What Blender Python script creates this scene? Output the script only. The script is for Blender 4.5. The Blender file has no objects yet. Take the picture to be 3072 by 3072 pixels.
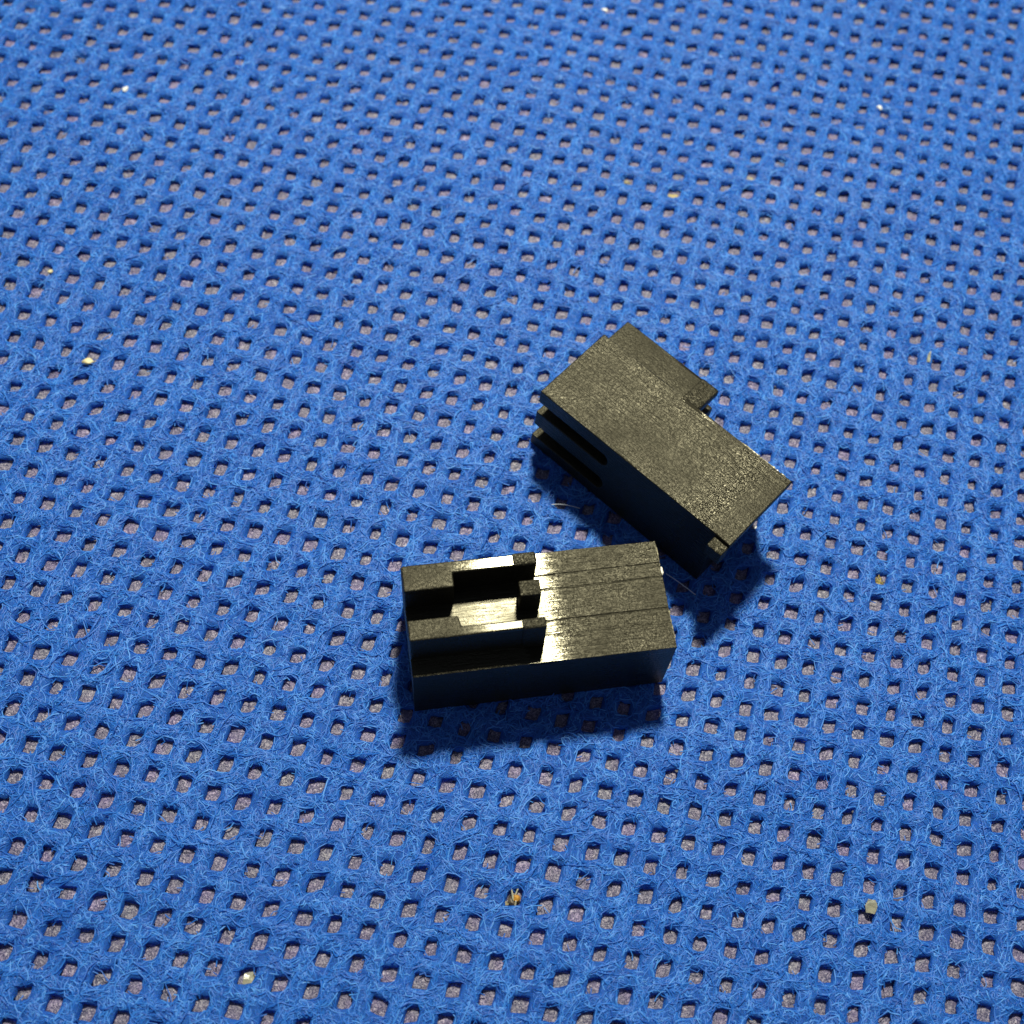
import bpy, bmesh, math, random
import numpy as np
from mathutils import Matrix, Vector

random.seed(7)
rng = np.random.default_rng(11)
S = bpy.context.scene
COL = S.collection

# ------------------------------------------------------------------ camera, world, lamp, exposure
# unit of length: the pitch of the embossed fabric grid (about 1.3 mm)
CAM = np.array([5.25848, -25.95299, 42.39793])
ROT = np.array([[0.9650637, 0.2579611, 0.0459137],
                [0.2506944, -0.8581269, -0.4480742],
                [-0.0761859, 0.4439305, -0.8928166]])      # rows: right, down, forward
FPX = 3990.26 / 3072.0
cam = bpy.data.cameras.new('camera')
cam.sensor_width = 36.0
cam.lens = 36.0 * FPX
cam.clip_start = 0.5
cam.clip_end = 2000.0
cam.dof.use_dof = True
cam.dof.focus_distance = 43.5
cam.dof.aperture_fstop = 0.105
cam_ob = bpy.data.objects.new('camera', cam)
COL.objects.link(cam_ob)
m = Matrix.Identity(4)
for r in range(3):
    m[r][0] = ROT[0][r]
    m[r][1] = -ROT[1][r]
    m[r][2] = -ROT[2][r]
    m[r][3] = CAM[r]
cam_ob.matrix_world = m
S.camera = cam_ob

world = bpy.data.worlds.new('World')
S.world = world
world.use_nodes = True
bg = world.node_tree.nodes['Background']
bg.inputs[0].default_value = (0.55, 0.62, 0.80, 1)
bg.inputs[1].default_value = 0.26

lamp = bpy.data.lights.new('desk_lamp', 'AREA')
lamp.shape = 'DISK'
lamp.size = 11.0
lamp.energy = 2.5e5
lamp.color = (1.0, 0.95, 0.73)
lamp_ob = bpy.data.objects.new('desk_lamp', lamp)
COL.objects.link(lamp_ob)
LE, LA, LD = math.radians(67.0), math.radians(-11.0), 110.0
tgt = Vector((4.0, -6.0, 0.0))
ldir = Vector((math.cos(LE) * math.sin(LA), math.cos(LE) * math.cos(LA), math.sin(LE)))
lamp_ob.location = tgt + ldir * LD
lamp_ob.rotation_euler = ldir.to_track_quat('Z', 'Y').to_euler()

S.view_settings.view_transform = 'Standard'
S.view_settings.look = 'None'
S.view_settings.exposure = 0.0
S.view_settings.gamma = 1.0
S.cycles.max_bounces = 6
S.cycles.use_denoising = True


# ------------------------------------------------------------------ helpers
def project(P):
    c = (P - CAM) @ ROT.T
    return 0.5 + FPX * c[:, 0] / c[:, 2], 0.5 + FPX * c[:, 1] / c[:, 2], c[:, 2]


def tag(o, label=None, cat=None, group=None, kind=None):
    if label: o['label'] = label
    if cat: o['category'] = cat
    if group: o['group'] = group
    if kind: o['kind'] = kind
    return o


def link(name, mesh, mat=None, parent=None):
    o = bpy.data.objects.new(name, mesh)
    COL.objects.link(o)
    if mat is not None:
        mesh.materials.clear()
        mesh.materials.append(mat)
    if parent is not None: o.parent = parent
    return o


def mesh_np(name, V, F, smooth=True):
    me = bpy.data.meshes.new(name)
    F = np.asarray(F, np.int32)
    n, k = F.shape
    me.vertices.add(len(V))
    me.vertices.foreach_set('co', np.asarray(V, np.float32).ravel())
    me.loops.add(n * k)
    me.loops.foreach_set('vertex_index', F.ravel())
    me.polygons.add(n)
    me.polygons.foreach_set('loop_start', np.arange(0, n * k, k, dtype=np.int32))
    me.update(calc_edges=True)
    me.polygons.foreach_set('use_smooth', np.full(n, smooth, bool))
    me.validate()
    return me


TAB = rng.random((256, 256))


def vnoise(x, y):
    xi = np.floor(x).astype(int); yi = np.floor(y).astype(int)
    fx = x - xi; fy = y - yi
    fx = fx * fx * (3 - 2 * fx); fy = fy * fy * (3 - 2 * fy)
    a = TAB[xi & 255, yi & 255]; b = TAB[(xi + 1) & 255, yi & 255]
    c = TAB[xi & 255, (yi + 1) & 255]; d = TAB[(xi + 1) & 255, (yi + 1) & 255]
    return (a * (1 - fx) + b * fx) * (1 - fy) + (c * (1 - fx) + d * fx) * fy - 0.5


class NT:
    """short way to write a node material"""
    def __init__(self, name):
        self.mat = bpy.data.materials.new(name)
        self.mat.use_nodes = True
        self.t = self.mat.node_tree
        self.b = self.t.nodes['Principled BSDF']

    def n(self, typ, **kw):
        x = self.t.nodes.new(typ)
        for k, v in kw.items():
            if k.startswith('i_'):
                x.inputs[k[2:].replace('_', ' ')].default_value = v
            else:
                setattr(x, k, v)
        return x

    def translucent(self, col, w):
        # thin plastic fibre lets part of the light through
        t = self.t.nodes.new('ShaderNodeBsdfTranslucent'); mx = self.t.nodes.new('ShaderNodeMixShader')
        if isinstance(col, tuple): t.inputs[0].default_value = col
        else: self.l(col, t.inputs[0])
        mx.inputs[0].default_value = w
        self.l(self.b.outputs[0], mx.inputs[1]); self.l(t.outputs[0], mx.inputs[2])
        self.l(mx.outputs[0], self.t.nodes['Material Output'].inputs[0])

    def l(self, a, b):
        self.t.links.new(a, b)

    def math(self, op, a, b=None, clamp=False):
        x = self.t.nodes.new('ShaderNodeMath'); x.operation = op; x.use_clamp = clamp
        for i, v in enumerate((a, b)):
            if v is None: continue
            if isinstance(v, (int, float)): x.inputs[i].default_value = v
            else: self.l(v, x.inputs[i])
        return x.outputs[0]

    def ramp(self, fac, stops):
        x = self.t.nodes.new('ShaderNodeValToRGB')
        e = x.color_ramp.elements
        while len(e) < len(stops): e.new(0.5)
        for el, (p, c) in zip(e, stops):
            el.position = p; el.color = c if len(c) == 4 else (*c, 1)
        self.l(fac, x.inputs[0])
        return x.outputs[0]


# ------------------------------------------------------------------ materials
def mat_fabric():
    k = NT('blue_nonwoven')
    tc = k.n('ShaderNodeTexCoord')
    n1 = k.n('ShaderNodeTexNoise', i_Scale=3.2, i_Detail=3.0, i_Roughness=0.6)
    k.l(tc.outputs['Object'], n1.inputs['Vector'])
    n0 = k.n('ShaderNodeTexNoise', i_Scale=0.35, i_Detail=2.0)
    k.l(tc.outputs['Object'], n0.inputs['Vector'])
    fac = k.math('ADD', k.math('MULTIPLY', n1.outputs[0], .6), k.math('MULTIPLY', n0.outputs[0], .4))
    col = k.ramp(fac, [(0.32, (0.008, 0.080, 0.43)), (0.68, (0.017, 0.133, 0.60))])
    k.l(col, k.b.inputs['Base Color'])
    k.b.inputs['Roughness'].default_value = 0.6
    k.b.inputs['Specular IOR Level'].default_value = 0.3
    n2 = k.n('ShaderNodeTexNoise', i_Scale=16.0, i_Detail=3.0, i_Distortion=1.6)
    k.l(tc.outputs['Object'], n2.inputs['Vector'])
    bp = k.n('ShaderNodeBump', i_Strength=0.7, i_Distance=0.06)
    k.l(n2.outputs[0], bp.inputs['Height'])
    k.l(bp.outputs[0], k.b.inputs['Normal'])
    k.translucent((.02, .12, .62, 1), .15)
    # a loose mat of fibres: a little light goes straight through and comes out blue
    tr = k.n('ShaderNodeBsdfTransparent'); tr.inputs[0].default_value = (.03, .10, .95, 1)
    out = k.t.nodes['Material Output']; src = out.inputs[0].links[0].from_socket
    mx = k.n('ShaderNodeMixShader'); mx.inputs[0].default_value = .22
    k.l(src, mx.inputs[1]); k.l(tr.outputs[0], mx.inputs[2]); k.l(mx.outputs[0], out.inputs[0])
    k.b.subsurface_method = 'BURLEY'
    k.b.inputs['Subsurface Weight'].default_value = 0.55
    k.b.inputs['Subsurface Radius'].default_value = (0.05, 0.12, 0.45)
    k.b.inputs['Subsurface Scale'].default_value = 0.7
    return k.mat


def mat_fibre():
    k = NT('blue_fibre')
    at = k.n('ShaderNodeAttribute', attribute_name='tone')
    col = k.ramp(at.outputs['Fac'], [(0.0, (0.008, 0.084, 0.43)), (0.55, (0.020, 0.166, 0.63)), (1.0, (0.08, 0.31, 0.80))])
    k.l(col, k.b.inputs['Base Color'])
    k.b.inputs['Roughness'].default_value = 0.42
    k.b.inputs['Specular IOR Level'].default_value = 0.4
    k.translucent(col, .32)
    return k.mat


def mat_bond():
    k = NT('fused_film')
    tc = k.n('ShaderNodeTexCoord')
    ob = k.n('ShaderNodeObjectInfo')
    geo = k.n('ShaderNodeNewGeometry')
    n1 = k.n('ShaderNodeTexNoise', i_Scale=7.5, i_Detail=2.0, i_Distortion=2.5)
    k.l(geo.outputs['Position'], n1.inputs['Vector'])
    n0 = k.n('ShaderNodeTexNoise', i_Scale=0.9, i_Detail=1.0)
    k.l(geo.outputs['Position'], n0.inputs['Vector'])
    c1 = k.ramp(n1.outputs[0], [(0.36, (0.034, 0.034, 0.085)), (0.50, (0.100, 0.093, 0.170)), (0.64, (0.26, 0.235, 0.32))])
    hue = k.ramp(n0.outputs[0], [(0.3, (1.08, 0.98, 1.16)), (0.5, (.92, .90, .90)), (0.7, (1.0, 1.06, 0.92))])
    mx = k.n('ShaderNodeMix', data_type='RGBA', blend_type='MULTIPLY')
    mx.inputs[0].default_value = 1.0
    k.l(c1, mx.inputs[6]); k.l(hue, mx.inputs[7])
    k.l(mx.outputs[2], k.b.inputs['Base Color'])
    k.b.inputs['Roughness'].default_value = 0.38
    k.b.inputs['Specular IOR Level'].default_value = 0.45
    bp = k.n('ShaderNodeBump', i_Strength=0.9, i_Distance=0.05)
    k.l(n1.outputs[0], bp.inputs['Height'])
    k.l(bp.outputs[0], k.b.inputs['Normal'])
    return k.mat


def mat_plastic(name, rough=0.5, grain=0.5, streak=0.5, polish=None, bump=.65):
    """black moulded plastic: eroded grain, streaks along the length (local x), polished bands.
    polish: (x0, x1) local x where the sheen goes from polished to matt"""
    k = NT(name)
    tc = k.n('ShaderNodeTexCoord')
    ob = tc.outputs['Object']
    k.b.inputs['Base Color'].default_value = (0.0095, 0.0088, 0.0055, 1)
    k.b.inputs['Specular IOR Level'].default_value = 0.29
    k.b.inputs['Specular Tint'].default_value = (1.0, 0.95, 0.74, 1)
    g1 = k.n('ShaderNodeTexNoise', i_Scale=8.5, i_Detail=2.0, i_Roughness=0.5, i_Distortion=1.6)
    k.l(ob, g1.inputs['Vector'])
    mp = k.n('ShaderNodeMapping'); mp.inputs['Scale'].default_value = (0.55, 9.0, 9.0)
    k.l(ob, mp.inputs['Vector'])
    g2 = k.n('ShaderNodeTexNoise', i_Scale=1.6, i_Detail=3.0, i_Roughness=0.6)
    k.l(mp.outputs[0], g2.inputs['Vector'])
    g3 = k.n('ShaderNodeTexNoise', i_Scale=0.55, i_Detail=3.0)
    k.l(ob, g3.inputs['Vector'])
    h = k.math('ADD', k.math('MULTIPLY', g1.outputs[0], grain), k.math('MULTIPLY', g2.outputs[0], streak))
    bp = k.n('ShaderNodeBump', i_Strength=bump, i_Distance=0.05)
    k.l(h, bp.inputs['Height'])
    k.l(bp.outputs[0], k.b.inputs['Normal'])
    pol = None
    # sheen
    r = k.math('ADD', k.math('MULTIPLY', k.math('SUBTRACT', g3.outputs[0], 0.5), 0.55), rough)
    r = k.math('ADD', r, k.math('MULTIPLY', k.math('SUBTRACT', g2.outputs[0], 0.5), 0.16))
    if polish:
        sx = k.n('ShaderNodeSeparateXYZ'); k.l(ob, sx.inputs[0])
        wob = k.math('ADD', sx.outputs[0], k.math('MULTIPLY', k.math('SUBTRACT', g2.outputs[0], 0.5), 1.1))
        for p0, p1, q0, q1, depth, zlo, zhi in polish:
            # a polished band: full at p1..q0, none at p0 and q1, on faces whose local z lies between zlo and zhi
            f = k.n('ShaderNodeMapRange', interpolation_type='SMOOTHSTEP'); k.l(wob, f.inputs['Value'])
            f.inputs['From Min'].default_value = p0; f.inputs['From Max'].default_value = p1
            h = k.n('ShaderNodeMapRange', interpolation_type='SMOOTHSTEP'); k.l(wob, h.inputs['Value'])
            h.inputs['From Min'].default_value = q0; h.inputs['From Max'].default_value = q1
            h.inputs['To Min'].default_value = depth; h.inputs['To Max'].default_value = 0.0
            zz = k.math('MULTIPLY', k.math('GREATER_THAN', sx.outputs[2], zlo), k.math('LESS_THAN', sx.outputs[2], zhi))
            w = k.math('MULTIPLY', k.math('MULTIPLY', f.outputs[0], h.outputs[0]), zz)
            r = k.math('SUBTRACT', r, w)
            if depth > .2: pol = w if pol is None else k.math('ADD', pol, w)
        if pol is not None:
            k.l(k.math('SUBTRACT', bump, k.math('MULTIPLY', pol, 1.9), True), bp.inputs['Strength'])
    r = k.math('MAXIMUM', r, 0.15)
    k.l(r, k.b.inputs['Roughness'])
    return k.mat


def mat_simple(name, col, rough=0.5, var=0.3, trans=0.0, scale=6.0):
    k = NT(name)
    tc = k.n('ShaderNodeTexCoord')
    n1 = k.n('ShaderNodeTexNoise', i_Scale=scale, i_Detail=3.0)
    k.l(tc.outputs['Object'], n1.inputs['Vector'])
    lo = tuple(c * (1 - var) for c in col); hi = tuple(min(1, c * (1 + var)) for c in col)
    k.l(k.ramp(n1.outputs[0], [(0.3, lo), (0.7, hi)]), k.b.inputs['Base Color'])
    k.b.inputs['Roughness'].default_value = rough
    k.b.inputs['Transmission Weight'].default_value = trans
    bp = k.n('ShaderNodeBump', i_Strength=0.4, i_Distance=0.03)
    k.l(n1.outputs[0], bp.inputs['Height']); k.l(bp.outputs[0], k.b.inputs['Normal'])
    return k.mat


M_FAB, M_FIB, M_BOND = mat_fabric(), mat_fibre(), mat_bond()

# ------------------------------------------------------------------ the fabric
CX = [0.30361, -0.06857, -0.06772, -0.20774, -0.03741, 0.07174, 0.01899, 24.76719, 0.26766, 0.53565, 0.19779, -0.12385, -0.07299, -1.42819, 0.29091, 0.8542, -0.04504, -0.12025, 0.12128, -0.20145, -0.48005, -0.14333, 0.46457, 0.14585, -0.05577, 0.01166, -0.05969, 0.01217]
CY = [-0.16481, -25.10107, 0.33197, -0.18595, -0.22194, 0.05342, 0.03893, -0.1985, 1.74491, 0.54055, -0.80309, -0.2556, 0.0194, 0.32577, 0.07772, -0.17111, 0.04326, 0.05252, 0.27271, -0.45108, -0.42792, -0.01924, -0.14761, 0.05875, 0.08119, -0.11021, -0.08318, 0.02094]


def warp(s, t):
    """grid coordinates of the embossing -> place on the cloth, which is stretched a little askew"""
    a = (s - 25) / 25.0; b = (t - 12) / 25.0
    x = np.zeros_like(a); y = np.zeros_like(a); q = 0
    for i in range(7):
        for k in range(7 - i):
            w = a**i * b**k
            x += CX[q] * w; y += CY[q] * w; q += 1
    return x, y


def sway(x, y):
    return 0.34 * vnoise(x / 7.0 + 31.3, y / 4.5 + 17.7) + 0.10 * vnoise(x / 2.6 + 5.1, y / 2.2 + 90.2)


NI, NJ = 140, 140
I0, J0 = -45, -65
ANG = rng.normal(0.19, 0.11, (NI, NJ))
JX = rng.normal(0, 0.022, (NI, NJ)); JY = rng.normal(-.045, 0.025, (NI, NJ))
SX = rng.normal(1.02, 0.085, (NI, NJ)); SY = rng.normal(1.13, 0.085, (NI, NJ))
DEP = rng.normal(0.0, 0.012, (NI, NJ))
PR = np.array([0, .192, .204, .218, .242, .29, .37, .5, .8])
PZ = np.array([0.0, 0.005, .06, .160, .222, .258, .272, .275, .275])


def pit_local(s, t):
    """position in the pit of the nearest cell: r (superellipse radius), cell"""
    i = np.clip(np.rint(s).astype(int) - I0, 0, NI - 1); j = np.clip(np.rint(t).astype(int) - J0, 0, NJ - 1)
    du = s - np.rint(s) - JX[i, j]; dv = t - np.rint(t) - JY[i, j]
    u = du / SX[i, j]; v = (dv + np.tan(ANG[i, j]) * du) / SY[i, j]
    return (np.abs(u)**5 + np.abs(v)**5 + 1e-12)**0.2, i, j


def top_z(s, t, x, y):
    r, i, j = pit_local(s, t)
    h = np.interp(r, PR, PZ)
    lump = 0.06 * vnoise(x * 1.9, y * 1.9) + 0.05 * vnoise(x * 4.3 + 9, y * 4.3) + 0.03 * vnoise(x * 9.1, y * 9.1)
    return h + np.clip(h / 0.2, 0, 1) * lump + sway(x, y), r


def cells():
    ii, jj = np.meshgrid(np.arange(I0 + 1, I0 + NI - 1), np.arange(J0 + 1, J0 + NJ - 1), indexing='ij')
    ii = ii.ravel(); jj = jj.ravel()
    x, y = warp(ii.astype(float), jj.astype(float))
    px, py, d = project(np.stack([x, y, 0 * x], 1))
    return ii, jj, x, y, px, py, d


ci, cj, cx_, cy_, cpx, cpy, cd = cells()
# keep the part of the sheet where the fitted stretch is one to one
_ok = np.hypot(cx_ - (0.3 + 24.83 * (ci - 25) / 25. - .06 * (cj - 12) / 25.), cy_ - (-0.2 - 25.11 * (cj - 12) / 25. - .19 * (ci - 25) / 25.)) < 2.6
ci, cj, cx_, cy_, cpx, cpy, cd = [q[_ok] for q in (ci, cj, cx_, cy_, cpx, cpy, cd)]
FINE = (np.abs(cpx - .5) < .55) & (np.abs(cpy - .5) < .55)
OUT = (np.abs(cpx - .5) < .85) & (np.abs(cpy - .5) < .80) & (np.hypot((ci - 25) / 25., (cj - 12) / 25.) < 2.6)

OFF = np.array([-.5, -.36, -.27, -.235, -.214, -.194, 0, .194, .214, .235, .27, .36])
FI = list(range(13)); CO = [0, 2, 5, 7, 10, 12]


def build_cloth():
    keys = []; quads = []
    for mask, idx in ((FINE, FI), (OUT & ~FINE, CO)):
        bi = (ci[mask] - I0) * 12; bj = (cj[mask] - J0) * 12
        for p0, p1 in zip(idx[:-1], idx[1:]):
            for q0, q1 in zip(idx[:-1], idx[1:]):
                if 5 <= p0 and p1 <= 7 and 5 <= q0 and q1 <= 7: continue   # the floor is the bond point
                f = [(bi + p) * 4096 + (bj + q) for p, q in ((p0, q0), (p0, q1), (p1, q1), (p1, q0))]
                quads.append(np.stack(f, 1))
    Q = np.concatenate(quads)
    uniq, inv = np.unique(Q.ravel(), return_inverse=True)
    gi = uniq // 4096; gj = uniq % 4096
    i = gi // 12; p = gi % 12; j = gj // 12; q = gj % 12
    du = OFF[p]; dv = OFF[q]
    r0 = np.maximum(np.abs(du), np.abs(dv))
    fall = np.clip((0.5 - r0) / 0.17, 0, 1)
    a = ANG[i, j] * fall
    sx = 1 + (SX[i, j] - 1) * fall; sy = 1 + (SY[i, j] - 1) * fall
    u, v = du * sx, dv * sy
    s = i + I0 + u + JX[i, j] * fall
    t = j + J0 - np.tan(a) * u + v + JY[i, j] * fall
    s = s + (fall > 0) * rng.normal(0, 0.011, len(s)); t = t + (fall > 0) * rng.normal(0, 0.011, len(t))
    x, y = warp(s, t)
    z, r = top_z(s, t, x, y)
    return mesh_np('cloth', np.stack([x, y, z], 1), inv.reshape(-1, 4))


cloth = link('fabric_sheet', build_cloth(), M_FAB)
tag(cloth, 'blue nonwoven fabric with rows of small square embossed pits', None, None, 'structure')


tab = mesh_np('table', np.array([[-160, -130, -.45], [160, -130, -.45], [160, 200, -.45], [-160, 200, -.45]]), [(0, 1, 2, 3)], False)  # unseen plane, added to block ambient light leaking up through the pits
tag(link('table_light_block', tab, mat_simple('grey_light_block', (.10, .10, .11), .6, .2)), 'unseen dark grey table top added under the blue fabric to block light from below', None, None, 'structure')


# floors of the pits: fused film
def film(seed):
    g = np.random.default_rng(seed)
    n = 5
    a = np.linspace(-.235, .235, n)
    X, Y = np.meshgrid(a, a, indexing='ij')
    X = X + g.normal(0, .014, X.shape); Y = Y + g.normal(0, .014, X.shape)
    Z = g.normal(0.015, .024, X.shape)
    Z[0], Z[-1], Z[:, 0], Z[:, -1] = .0, .0, .0, .0
    F = [(i * n + j, (i + 1) * n + j, (i + 1) * n + j + 1, i * n + j + 1) for i in range(n - 1) for j in range(n - 1)]
    return np.stack([X.ravel(), Y.ravel(), Z.ravel()], 1), np.array(F)


FILMS = [film(100 + k) for k in range(14)]
FMESH = []
for V, F in FILMS:
    me = mesh_np('bond_point', V, F); me.materials.append(M_BOND); FMESH.append(me)


def film_xf(k):
    i, j = ci[k] - I0, cj[k] - J0
    s = np.array([ci[k] + JX[i, j], ci[k] + JX[i, j] + .1, ci[k] + JX[i, j]])
    t = np.array([cj[k] + JY[i, j], cj[k] + JY[i, j], cj[k] + JY[i, j] + .1])
    x, y = warp(s, t)
    ex = np.array([x[1] - x[0], y[1] - y[0]]) * 10; ey = -np.array([x[2] - x[0], y[2] - y[0]]) * 10
    ang = math.atan2(ex[1], ex[0]) + ANG[i, j]
    z = float(sway(x[:1], y[:1])[0])
    return x[0], y[0], z, ang, np.hypot(*ex) * SX[i, j], np.hypot(*ey) * SY[i, j]


def under_box(x, y, X0, Y0, yaw, L, W):
    dx, dy = x - X0, y - Y0
    u = dx * math.cos(yaw) + dy * math.sin(yaw); v = -dx * math.sin(yaw) + dy * math.cos(yaw)
    return (u > -.2) & (u < L + .2) & (v > -.2) & (v < W + 2.2)


AX, AY, AYAW = 0.483, -13.001, 0.399
BX, BY, BYAW = 1.729, -2.163, -0.490
L, W, H1, H2, XS, IN = 8.305, 3.718, 3.279, 1.40, 4.189, 0.58
ZB = 0.30
hid = under_box(cx_, cy_, AX, AY, AYAW, L, W) | under_box(cx_, cy_, BX, BY, BYAW, L, H1 + H2)
inside = (np.abs(cpx - .5) < .495) & (np.abs(cpy - .5) < .495) & ~hid
order = np.argsort(np.where(inside, cd, 1e9))
near = set(order[:300].tolist())
VV, FF, nv = [], [], 0
for k in np.where(FINE | OUT)[0]:
    x, y, z, ang, sx, sy = film_xf(k)
    w = int(rng.integers(0, len(FILMS)))
    rot = ang - .08 + math.pi * int(rng.integers(0, 2))
    if k in near:
        o = link('bond_point', FMESH[w], None, cloth)
        o.location = (x, y, z); o.rotation_euler = (0, 0, rot); o.scale = (sx, sy, 1)
    else:
        V, F = FILMS[w]
        c, s_ = math.cos(rot), math.sin(rot)
        P = np.stack([x + (c * V[:, 0] * sx - s_ * V[:, 1] * sy), y + (s_ * V[:, 0] * sx + c * V[:, 1] * sy), z + V[:, 2]], 1)
        VV.append(P); FF.append(F + nv); nv += len(V)
far = link('bond_points', mesh_np('bond_points', np.concatenate(VV), np.concatenate(FF)), M_BOND, cloth)
tag(far, kind='stuff')


# the felted fibres
def fibres(n, length, rad, lift, seed, curl=0.35, seg=7, cross=.05, spread=.18):
    g = np.random.default_rng(seed)
    vis = np.where((np.abs(cpx - .5) < .56) & (np.abs(cpy - .5) < .56))[0]
    c = vis[g.integers(0, len(vis), n)]
    s = ci[c] + g.uniform(-.5, .5, n); t = cj[c] + g.uniform(-.5, .5, n)
    th = g.uniform(0, 2 * math.pi, n)
    k = g.normal(0, curl, n)
    ln = length * g.uniform(.5, 1.5, n)
    pts = []
    ss, tt = s.copy(), t.copy()
    R = []
    for q in range(seg):
        x, y = warp(ss, tt)
        z, r = top_z(ss, tt, x, y)
        pts.append((x, y, z)); R.append(r)
        st = ln / (seg - 1)
        ss = ss + np.cos(th) * st; tt = tt + np.sin(th) * st
        th = th + k + g.normal(0, curl * .8, n)
    R = np.stack(R, 1)
    keep = (R < .222).sum(1) <= np.where(g.random(n) < cross, 1 + (g.random(n) < .2), 0)
    P = np.stack([np.stack(p, 1) for p in pts], 1)[keep]            # n, seg, 3
    n = len(P)
    prof = np.sin(np.linspace(0, math.pi, seg))[None, :]
    base = g.uniform(-.012, .028, n)[:, None]
    arch = (g.random(n)**2 * lift)[:, None] * prof
    # a fibre that crosses a pit is stretched over it
    P[:, :, 2] = np.maximum(P[:, :, 2], P[:, :, 2].max(1, keepdims=True) - .10) + base + arch
    T = np.gradient(P, axis=1); T /= np.linalg.norm(T, axis=2, keepdims=True) + 1e-9
    N = np.cross(T, np.array([0, 0, 1.0])); N /= np.linalg.norm(N, axis=2, keepdims=True) + 1e-9
    B = np.cross(N, T)
    rr = (rad * g.uniform(.75, 1.3, n))[:, None, None]
    ring = [P + rr * N - .6 * rr * B, P + .55 * rr * B, P - rr * N - .6 * rr * B]
    V = np.stack(ring, 2)                                            # n, seg, 3, 3
    idx = np.arange(n * seg * 3).reshape(n, seg, 3)
    F = []
    for e in range(2):
        f = np.stack([idx[:, :-1, e], idx[:, 1:, e], idx[:, 1:, e + 1], idx[:, :-1, e + 1]], -1)
        F.append(f.reshape(-1, 4))
    tone = np.repeat(np.clip(g.normal(.48, spread, n), 0, 1), seg * 3)
    return V.reshape(-1, 3), np.concatenate(F), tone


def fibre_object(name, sets):
    VV, FF, TT, nv = [], [], [], 0
    for V, F, T in sets:
        VV.append(V); FF.append(F + nv); TT.append(T); nv += len(V)
    me = mesh_np(name, np.concatenate(VV), np.concatenate(FF))
    at = me.attributes.new('tone', 'FLOAT', 'POINT')
    at.data.foreach_set('value', np.concatenate(TT).astype(np.float32))
    return tag(link(name, me, M_FIB, cloth), kind='stuff')


FO = fibre_object('fibres', [fibres(215000, .38, .0165, .065, 1, curl=.6, seg=4, cross=.10, spread=.30),
                        fibres(46000, .95, .017, .06, 3, curl=.4, seg=6, cross=.03),
                        fibres(7000, .9, .013, .22, 2, curl=.35, seg=6)])

# ------------------------------------------------------------------ the connector housings
P_BODY = mat_plastic('black_plastic', rough=.38, grain=.8, streak=1.0,
                     polish=[(XS - .6, XS - .5, XS + .05, XS + 1.05, .33, H1 - .16, 9.0), (5.0, 6.6, 7.0, 8.0, .16, -1.0, H1 - .12)])
P_RAIL = mat_plastic('black_plastic_rail', rough=.48, grain=.9, streak=.3, polish=[(.9, 3.2, 3.5, 5.0, .38, H1 + H2 - .1, 9.0)])
P_ROUGH = mat_plastic('black_plastic_eroded', rough=.38, grain=1.4, streak=.0, bump=.75)
P_GLOSS = mat_plastic('black_plastic_polished', rough=.27, grain=.15, streak=.5, bump=.4)


def extrude_x(poly, xs, fn=None):
    """poly: (y, z) outline, xs: stations along x"""
    bm = bmesh.new()
    rows = []
    for x in xs:
        rows.append([bm.verts.new((x, *(fn(x, y, z) if fn else (y, z)))) for y, z in poly])
    n = len(poly)
    for a, b in zip(rows[:-1], rows[1:]):
        for k in range(n):
            bm.faces.new((a[k], a[(k + 1) % n], b[(k + 1) % n], b[k]))
    bm.faces.new(rows[0][::-1]); bm.faces.new(rows[-1])
    bmesh.ops.recalc_face_normals(bm, faces=bm.faces)
    me = bpy.data.meshes.new('tmp'); bm.to_mesh(me); bm.free()
    return me


def extrude_z(poly, z0, z1):
    bm = bmesh.new()
    a = [bm.verts.new((x, y, z0)) for x, y in poly]; b = [bm.verts.new((x, y, z1)) for x, y in poly]
    n = len(poly)
    for k in range(n):
        bm.faces.new((a[k], a[(k + 1) % n], b[(k + 1) % n], b[k]))
    bm.faces.new(a[::-1]); bm.faces.new(b)
    bmesh.ops.recalc_face_normals(bm, faces=bm.faces)
    me = bpy.data.meshes.new('tmp'); bm.to_mesh(me); bm.free()
    return me


def finish(me, name, bevel=.05, cut=None, seg=3):
    """cuts and bevel baked into the mesh"""
    me.polygons.foreach_set('use_smooth', np.ones(len(me.polygons), bool))
    o = bpy.data.objects.new('tmp', me); COL.objects.link(o)
    cs = []
    for c in cut or []:
        q = bpy.data.objects.new('tmp_cut', c); COL.objects.link(q); cs.append(q)
        b = o.modifiers.new('b', 'BOOLEAN'); b.operation = 'DIFFERENCE'; b.solver = 'EXACT'; b.object = q
    bv = o.modifiers.new('v', 'BEVEL'); bv.width = bevel; bv.segments = seg; bv.limit_method = 'ANGLE'
    bv.angle_limit = math.radians(50); bv.use_clamp_overlap = True
    dg = bpy.context.evaluated_depsgraph_get()
    out = bpy.data.meshes.new_from_object(o.evaluated_get(dg)); out.name = name
    for q in cs + [o]: bpy.data.objects.remove(q)
    out.polygons.foreach_set('use_smooth', np.zeros(len(out.polygons), bool))
    return out


# body: long block, its upper face with faint mould lines
top = []
for y, dz in ((W, 0), (W * .795, 0), (W * .785, -.022), (W * .775, -.008), (W * .665, -.008), (W * .655, -.028), (W * .645, 0),
              (W * .375, 0.0), (W * .365, -.028), (W * .355, -.008), (W * .245, -.008), (W * .235, -.022), (W * .225, 0), (0, 0)):
    top.append((y, H1 + dz))
outline = [(0, 0), (W, 0)] + top


def crown(x, y, z):
    if z > H1 - .2:
        z += .018 * math.sin(x * 1.3) * math.sin(y * 2.1)
    return y, z


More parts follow.
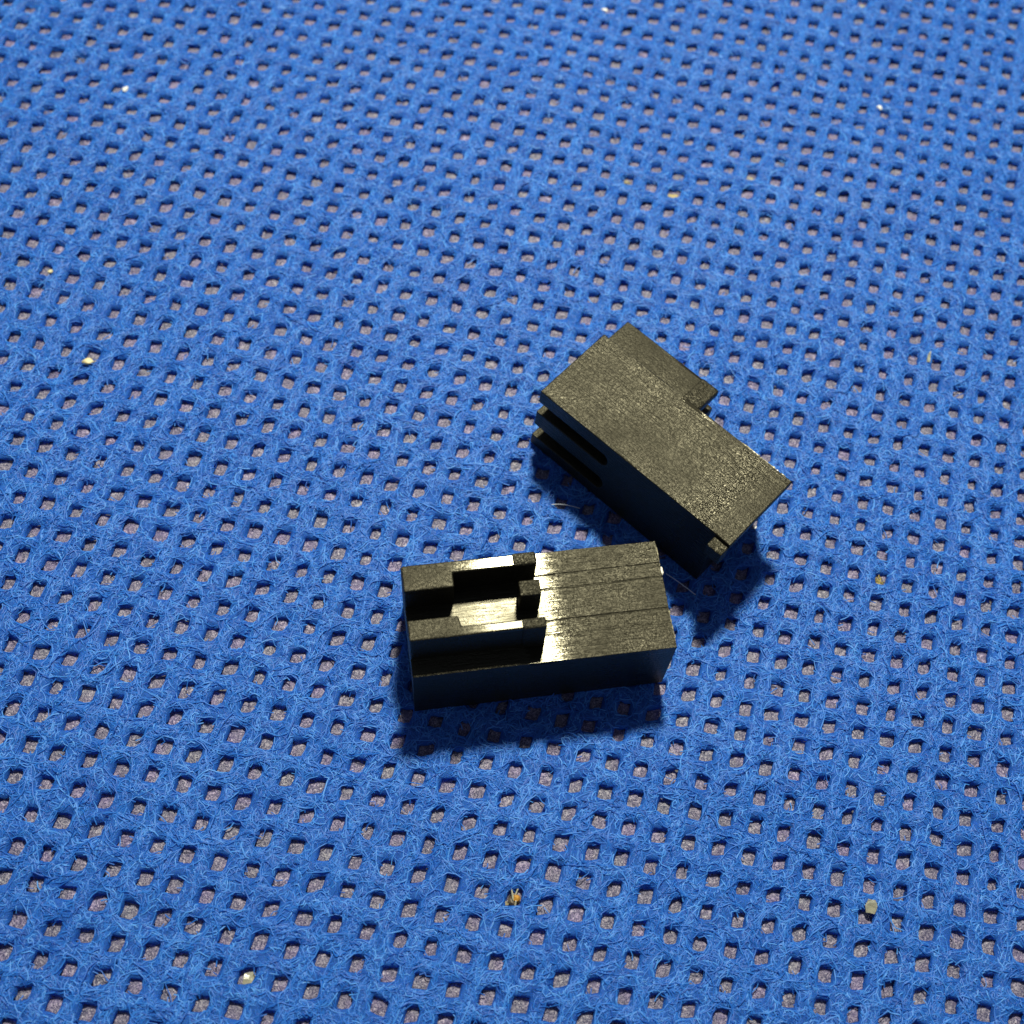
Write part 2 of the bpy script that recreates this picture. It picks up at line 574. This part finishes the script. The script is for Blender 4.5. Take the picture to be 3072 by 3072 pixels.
def slot(y0, y1, x1, d):
    r = (y1 - y0) / 2
    pts = [(-.3, y0), (x1 - r * .6, y0)]
    pts += [(x1 - r * .6 + r * .6 * math.sin(a), (y0 + y1) / 2 - r * math.cos(a)) for a in np.linspace(.3, math.pi - .3, 6)]
    pts += [(x1 - r * .6, y1), (-.3, y1)]
    return extrude_z(pts, -.3, d)


body_me = finish(extrude_x(outline, [0, 1, 2, 3, XS - .03, XS, XS + .12, XS + .25, XS + .45, XS + .8, XS + 1.4, XS + 2.4, XS + 3.3, L], crown),
                 'body', .085, [slot(.72, 1.42, 3.15, .85), slot(2.30, 3.08, 3.15, .85)])
Y0, Y1 = IN, W - IN                                                  # the raised part
ZT = H1 + H2
FZ = ZT - 1.28                                                       # floor of the channel
back_poly = [(0, Y1), (0, Y1 - .87), (1.55, Y1 - .87), (1.55, Y1 - .40), (XS - .02, Y1 - .40), (XS - .02, Y1)]
front_poly = [(0, Y0), (XS - .02, Y0), (XS - .02, Y0 + .38), (1.62, Y0 + .38), (1.55, Y0 + .74), (0, Y0 + .74)]
back_me = finish(extrude_z(back_poly, H1 - .02, ZT), 'guide_rail', .05)
front_me = finish(extrude_z(front_poly, H1 - .02, ZT), 'guide_rail', .05)


def lean(me, y1):
    # the outer wall of the front rail leans in a little
    for v in me.vertices:
        if v.co.z > H1 + .8 and v.co.y < y1: v.co.y += .07


lean(front_me, Y0 + .2)


def box(x0, x1, y0, y1, z0, z1):
    return extrude_z([(x0, y0), (x1, y0), (x1, y1), (x0, y1)], z0, z1)


boss_back = finish(box(3.42, XS, Y1 - .41, Y1 + .035, H1 - .01, ZT + .035), 'end_boss', .09)
boss_front = finish(box(3.42, XS, Y0 - .035, Y0 + .39, H1 - .01, ZT + .035), 'end_boss', .09)
lean(boss_front, Y0 + .2)
floor_me = finish(box(0.01, XS - .04, Y0 + .30, Y1 - .30, H1 - .015, FZ), 'channel_floor', .02)
tab_me = finish(box(3.52, XS - .01, 1.72, 2.24, FZ - .02, ZT - .02), 'latch_tab', .05)
foot_me = finish(box(L - .62, L - .015, .16, .85, -.42, .02), 'foot_rib', .05)
# the farther housing is cut back under its end plate
body_b = finish(extrude_x(outline, [0, XS, L], None), 'body', .085,
                [slot(.72, 1.42, 3.15, .85), slot(2.30, 3.08, 3.15, .85), extrude_z([(L - .62, .30), (L + .5, .30), (L + .5, W + .5), (L - .62, W + .5)], -.5, H1 + .5)])
body_b.materials.append(P_BODY)
for v in body_b.vertices:                                            # its open end is cut a little askew
    if v.co.x < .2: v.co.x -= .20 * v.co.y / W


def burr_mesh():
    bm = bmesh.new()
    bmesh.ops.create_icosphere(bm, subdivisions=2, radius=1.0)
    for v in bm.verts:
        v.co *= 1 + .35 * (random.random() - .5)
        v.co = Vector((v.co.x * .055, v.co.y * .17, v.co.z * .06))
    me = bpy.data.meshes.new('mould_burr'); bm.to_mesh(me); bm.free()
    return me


def empty(name, mat4):
    o = bpy.data.objects.new(name, None); COL.objects.link(o)
    o.empty_display_size = .5
    o.matrix_world = mat4
    return o


mA = Matrix.Translation((AX, AY, ZB)) @ Matrix.Rotation(AYAW, 4, 'Z')
house = empty('connector_housing', mA)
tag(house, 'black plastic connector housing lying with its open channel and rails up, the nearer one', 'connector',
    'black connector housings on the fabric')
parts = [('body', body_me, P_BODY), ('guide_rail', back_me, P_RAIL), ('guide_rail', front_me, P_RAIL),
         ('channel_floor', floor_me, P_GLOSS), ('latch_tab', tab_me, P_ROUGH), ('foot_rib', foot_me, P_ROUGH)]
objs = [link(n, me, mt, house) for n, me, mt in parts]
b1 = link('end_boss', boss_back, P_ROUGH, objs[1])
b2 = link('end_boss', boss_front, P_ROUGH, objs[2])

mB = Matrix(((math.cos(BYAW), 0, -math.sin(BYAW), BX), (math.sin(BYAW), 0, math.cos(BYAW), BY), (0, -1, 0, ZB + W), (0, 0, 0, 1)))
other = house.copy(); COL.objects.link(other); other.matrix_world = mB
other['label'] = 'black plastic connector housing rolled on its side, plain flat face up, farther one'
for o in objs:
    c = o.copy(); COL.objects.link(c); c.parent = other
    if o is objs[0]: c.data = body_b
    for q in (b1, b2):
        if q.parent == o:
            d = q.copy(); COL.objects.link(d); d.parent = c
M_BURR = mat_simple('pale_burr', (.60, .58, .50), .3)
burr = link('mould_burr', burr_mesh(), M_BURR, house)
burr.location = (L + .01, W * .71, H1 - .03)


def flash_glint(seed, ln):
    # bright edge highlight built as a ragged pale burr line, along local x
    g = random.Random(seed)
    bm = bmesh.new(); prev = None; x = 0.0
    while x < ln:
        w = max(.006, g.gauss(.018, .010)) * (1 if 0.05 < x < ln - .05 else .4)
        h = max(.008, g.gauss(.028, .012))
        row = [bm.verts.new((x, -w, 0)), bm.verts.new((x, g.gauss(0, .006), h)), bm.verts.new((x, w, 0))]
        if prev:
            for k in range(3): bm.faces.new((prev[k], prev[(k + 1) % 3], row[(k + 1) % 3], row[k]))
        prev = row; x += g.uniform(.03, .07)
    me = bpy.data.meshes.new('flash_highlight'); bm.to_mesh(me); bm.free()
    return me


M_FLASH_GLINT = mat_simple('flash_glint', (.30, .28, .19), .3, .5)
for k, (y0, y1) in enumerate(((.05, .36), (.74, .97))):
    f = link('flash_highlight', flash_glint(k, (y1 - y0) * W), M_FLASH_GLINT, house)
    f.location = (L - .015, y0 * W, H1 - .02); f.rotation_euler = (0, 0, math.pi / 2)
fb = link('flash_highlight', flash_glint(9, 2.0), M_FLASH_GLINT, other)  # pale strip colour stands in for the bright highlight on this edge
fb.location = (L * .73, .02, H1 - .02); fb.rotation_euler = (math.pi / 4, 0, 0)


# ------------------------------------------------------------------ crumbs, flakes and loose hairs on the cloth
def surf(x, y):
    """height of the cloth at a place"""
    s, t = 25.0 + x, 12.0 - y
    for _ in range(30):
        X, Y = warp(np.array([s]), np.array([t]))
        s += (x - X[0]) * .9; t -= (y - Y[0]) * .9
    X, Y = warp(np.array([s]), np.array([t]))
    return float(top_z(np.array([s]), np.array([t]), X, Y)[0][0])


def lump(name, x, y, sz, mat, label, cat, yaw=0.0, rag=.25, dz=0.0, group=None, seed=0, minz=-.05):
    g = random.Random(seed)
    bm = bmesh.new()
    bmesh.ops.create_icosphere(bm, subdivisions=3, radius=1.0)
    ph = [g.uniform(0, 6.28) for _ in range(9)]
    for v in bm.verts:
        p = v.co.copy()
        f = 1 + rag * (math.sin(3.1 * p.x + ph[0]) * math.sin(2.7 * p.y + ph[1]) + .6 * math.sin(5.3 * p.z + ph[2] + 3 * p.x) + .4 * math.sin(8 * p.y + ph[3])) + rag * .25 * (g.random() - .5)
        v.co = Vector((p.x * sz[0], p.y * sz[1], p.z * sz[2])) * f
    me = bpy.data.meshes.new(name); bm.to_mesh(me); bm.free()
    me.polygons.foreach_set('use_smooth', np.ones(len(me.polygons), bool))
    o = link(name, me, mat)
    z = surf(x, y)
    o.location = (x, y, z + sz[2] * .55 + dz); o.rotation_euler = (0, 0, yaw)
    return tag(o, label, cat, group)


def flake(name, x, y, pts, mat, label, cat, yaw=0.0, th=.03, tilt=(0, 0), dz=.04):
    me = extrude_z(pts, 0, th)
    bm = bmesh.new(); bm.from_mesh(me)
    bmesh.ops.triangulate(bm, faces=bm.faces)
    bmesh.ops.subdivide_edges(bm, edges=bm.edges, cuts=1)
    g = random.Random(len(label))
    for v in bm.verts:
        v.co += Vector((g.gauss(0, .008), g.gauss(0, .008), g.gauss(0, .012)))
    bm.to_mesh(me); bm.free(); me.name = name
    o = link(name, me, mat)
    o.location = (x, y, surf(x, y) + dz); o.rotation_euler = (tilt[0], tilt[1], yaw)
    return tag(o, label, cat)


def hair(name, pts, rad, mat, label, cat):
    P = [Vector(p) for p in pts]
    bm = bmesh.new(); rows = []
    for k, p in enumerate(P):
        t = (P[min(k + 1, len(P) - 1)] - P[max(k - 1, 0)]).normalized()
        n = t.cross(Vector((0, 0, 1))).normalized(); b = n.cross(t)
        rows.append([bm.verts.new(p + rad * (math.cos(a) * n + math.sin(a) * b)) for a in (0, 1.257, 2.513, 3.77, 5.027)])
    for a, b in zip(rows[:-1], rows[1:]):
        for k in range(5):
            bm.faces.new((a[k], a[(k + 1) % 5], b[(k + 1) % 5], b[k]))
    bm.faces.new(rows[0][::-1]); bm.faces.new(rows[-1])
    me = bpy.data.meshes.new(name); bm.to_mesh(me); bm.free()
    return tag(link(name, me, mat), label, cat)


C_CREAM = mat_simple('cream_crumb', (.50, .44, .25), .45, .15)
C_YEL = mat_simple('yellow_grain', (.34, .28, .12), .5, .4)
C_TAN = mat_simple('tan_grain', (.28, .245, .13), .5, .4)
C_OLIVE = mat_simple('olive_grain', (.20, .17, .10), .6, .5)
C_BROWN = mat_simple('amber_bit', (.40, .20, .03), .25, .6)
C_DARK = mat_simple('dark_bit', (.05, .035, .02), .5, .5)
C_WHITE = mat_simple('white_chip', (.62, .62, .60), .3, .1)
C_PALE = mat_simple('pale_flake', (.30, .30, .22), .3, .25)
C_CLEAR = mat_simple('clear_flake', (.45, .44, .34), .25, .2, .5)
C_FLUFF = mat_simple('straw_fluff', (.36, .30, .12), .5, .4)

lump('crumb', -15.02, -3.40, (.20, .125, .10), C_CREAM, 'pale yellow oval crumb in a pit, the brightest speck on the left', 'crumb', .30, .10, .08, seed=1)
lump('crumb', -17.94, -.06, (.10, .075, .06), C_CREAM, 'small cream grain at the left edge of the picture, in the corner of a pit', 'crumb', .4, .15, .06, seed=2)
lump('grain', 4.16, 10.72, (.25, .16, .09), C_YEL, 'yellow grain filling a pit, straight above the farther connector', 'grain', .2, .3, .03, seed=3)
lump('grain', 7.10, 12.63, (.24, .16, .08), C_TAN, 'dull tan grain filling a pit, up and right of the yellow grain', 'grain', -.1, .25, .03, seed=4)
lump('grain', 2.26, 10.85, (.17, .12, .10), C_OLIVE, 'olive brown speck on a pit rim, just left of the yellow grain', 'grain', .1, .35, .02, seed=5)
lump('grain', 9.96, 12.52, (.17, .10, .07), C_YEL, 'yellowish grain in a pit, right of the dull tan grain', 'grain', -.2, .25, .03, seed=6)
lump('chip', 11.73, 17.95, (.13, .085, .07), C_WHITE, 'bright white glossy chip near the upper right corner', 'chip', -.7, .2, .03, seed=7)
lump('chip', -18.78, 9.40, (.09, .14, .08), C_WHITE, 'white chip at the rim of a pit near the upper left corner', 'chip', -.3, .25, .02, seed=8)
lump('chip', 10.13, -3.23, (.07, .13, .05), C_WHITE, 'white chip beside the lower right end of the farther connector', 'chip', -.35, .2, .03, seed=9)
lump('chip', -.8, 20.03, (.13, .07, .06), C_WHITE, 'white chip in a pit at the top edge, right of the middle', 'chip', -.2, .2, .04, seed=10)
lump('chip', 10.15, 23.67, (.14, .08, .06), C_PALE, 'pale yellow chip in a pit close to the top edge at the right', 'chip', -.1, .2, .04, seed=11)
flake('flake', 15.29, 5.84, [(-.05, -.20), (.07, -.18), (.04, .08), (0, .24), (-.06, .05)], C_PALE, 'pale pointed sliver standing between pits, right of the farther connector', 'flake', .1, .03, (.5, .1), .10)
flake('flake', 16.02, -15.20, [(-.16, -.16), (.10, -.20), (.20, .02), (.12, .22), (-.08, .24), (-.19, .06)], C_CLEAR, 'clear yellowish flake half over a pit in the lower right', 'flake', .2, .03, (.35, -.2), .10)
flake('flake', -1.88, -22.29, [(-.2, -.14), (.1, -.2), (.2, .05), (.1, .2), (-.15, .16)], C_CLEAR, 'greenish cream flake in a pit at the bottom edge', 'flake', .3, .03, (.1, .1), .05)

# brown speck with straw-like bits below the nearer connector
dirt = empty('debris_speck', Matrix.Translation((5.15, -17.97, surf(5.15, -17.97) + .05)))
tag(dirt, 'amber and dark brown bit of debris in a pit below the nearer connector', 'debris')


def bit(name, sz, loc, rot, mat, seed):
    g = random.Random(seed)
    bm = bmesh.new()
    bmesh.ops.create_icosphere(bm, subdivisions=2, radius=1)
    for v in bm.verts:
        v.co = Vector((v.co.x * sz[0], v.co.y * sz[1], v.co.z * sz[2])) * (1 + .4 * (g.random() - .5))
    me = bpy.data.meshes.new(name); bm.to_mesh(me); bm.free()
    o = link(name, me, mat, dirt); o.location = loc; o.rotation_euler = rot
    return o


bit('amber_bead', (.13, .12, .10), (.09, .08, .08), (0, 0, .3), C_BROWN, 1)
bit('dark_husk', (.20, .17, .06), (.02, .02, .03), (0, 0, .8), C_DARK, 2)
bit('straw', (.028, .19, .03), (-.04, .12, .16), (.2, 0, .45), C_PALE, 3)
bit('straw', (.025, .15, .03), (.06, .27, .12), (.2, 0, -.15), C_PALE, 4)
bit('straw', (.03, .14, .03), (.12, -.14, .10), (.2, 0, .1), C_CLEAR, 5)
bit('dust_clump', (.13, .09, .05), (-.22, -.18, .04), (0, 0, .4), C_OLIVE, 6)

# yellow tuft of fluff right of the nearer connector
fl = empty('fluff', Matrix.Translation((14.74, -4.09, surf(14.74, -4.09) + .02)))
tag(fl, 'straw yellow tuft of fluff sitting over a pit, right of both connectors', 'fluff')
g = random.Random(5)
bm = bmesh.new()
for q in range(46):
    th = g.uniform(0, 6.28); p = Vector((g.gauss(0, .09), g.gauss(0, .07), g.uniform(.0, .08)))
    prev = None
    for e in range(6):
        d = Vector((math.cos(th), math.sin(th), g.gauss(0, .3)))
        n = Vector((-d.y, d.x, 0)).normalized() * .016
        row = [bm.verts.new(p + n), bm.verts.new(p - n), bm.verts.new(p + Vector((0, 0, .025)))]
        if prev:
            for k in range(3):
                bm.faces.new((prev[k], prev[(k + 1) % 3], row[(k + 1) % 3], row[k]))
        prev = row; p = p + d * .055; th += g.gauss(0, .6)
me = bpy.data.meshes.new('strands'); bm.to_mesh(me); bm.free()
tag(link('strands', me, C_FLUFF, fl), kind='stuff')
bmk = bmesh.new(); bmesh.ops.create_icosphere(bmk, subdivisions=2, radius=1)
for v in bmk.verts: v.co = Vector((v.co.x * .10, v.co.y * .07, v.co.z * .04)) * (1 + .4 * (g.random() - .5))
me = bpy.data.meshes.new('core'); bmk.to_mesh(me); bmk.free()
o = link('core', me, C_YEL, fl); o.location = (.02, 0, .04)

M_HAIR = mat_simple('pale_hair', (.40, .44, .50), .3, .1)
hair('loose_hair', [(7.42, -6.05, .75), (7.65, -6.07, .62), (7.95, -6.13, .50), (8.3, -6.22, .36), (8.6, -6.32, .27)], .014, M_HAIR,
     'fine pale hair between the two connectors, from the end of the nearer one', 'hair')
hair('loose_hair', [(2.95, -4.36, .34), (3.15, -4.32, .40), (3.4, -4.27, .42), (3.62, -4.24, .38), (3.95, -4.2, .3)], .016, M_HAIR,
     'short pale hair at the edge of the shadow of the farther connector', 'hair')
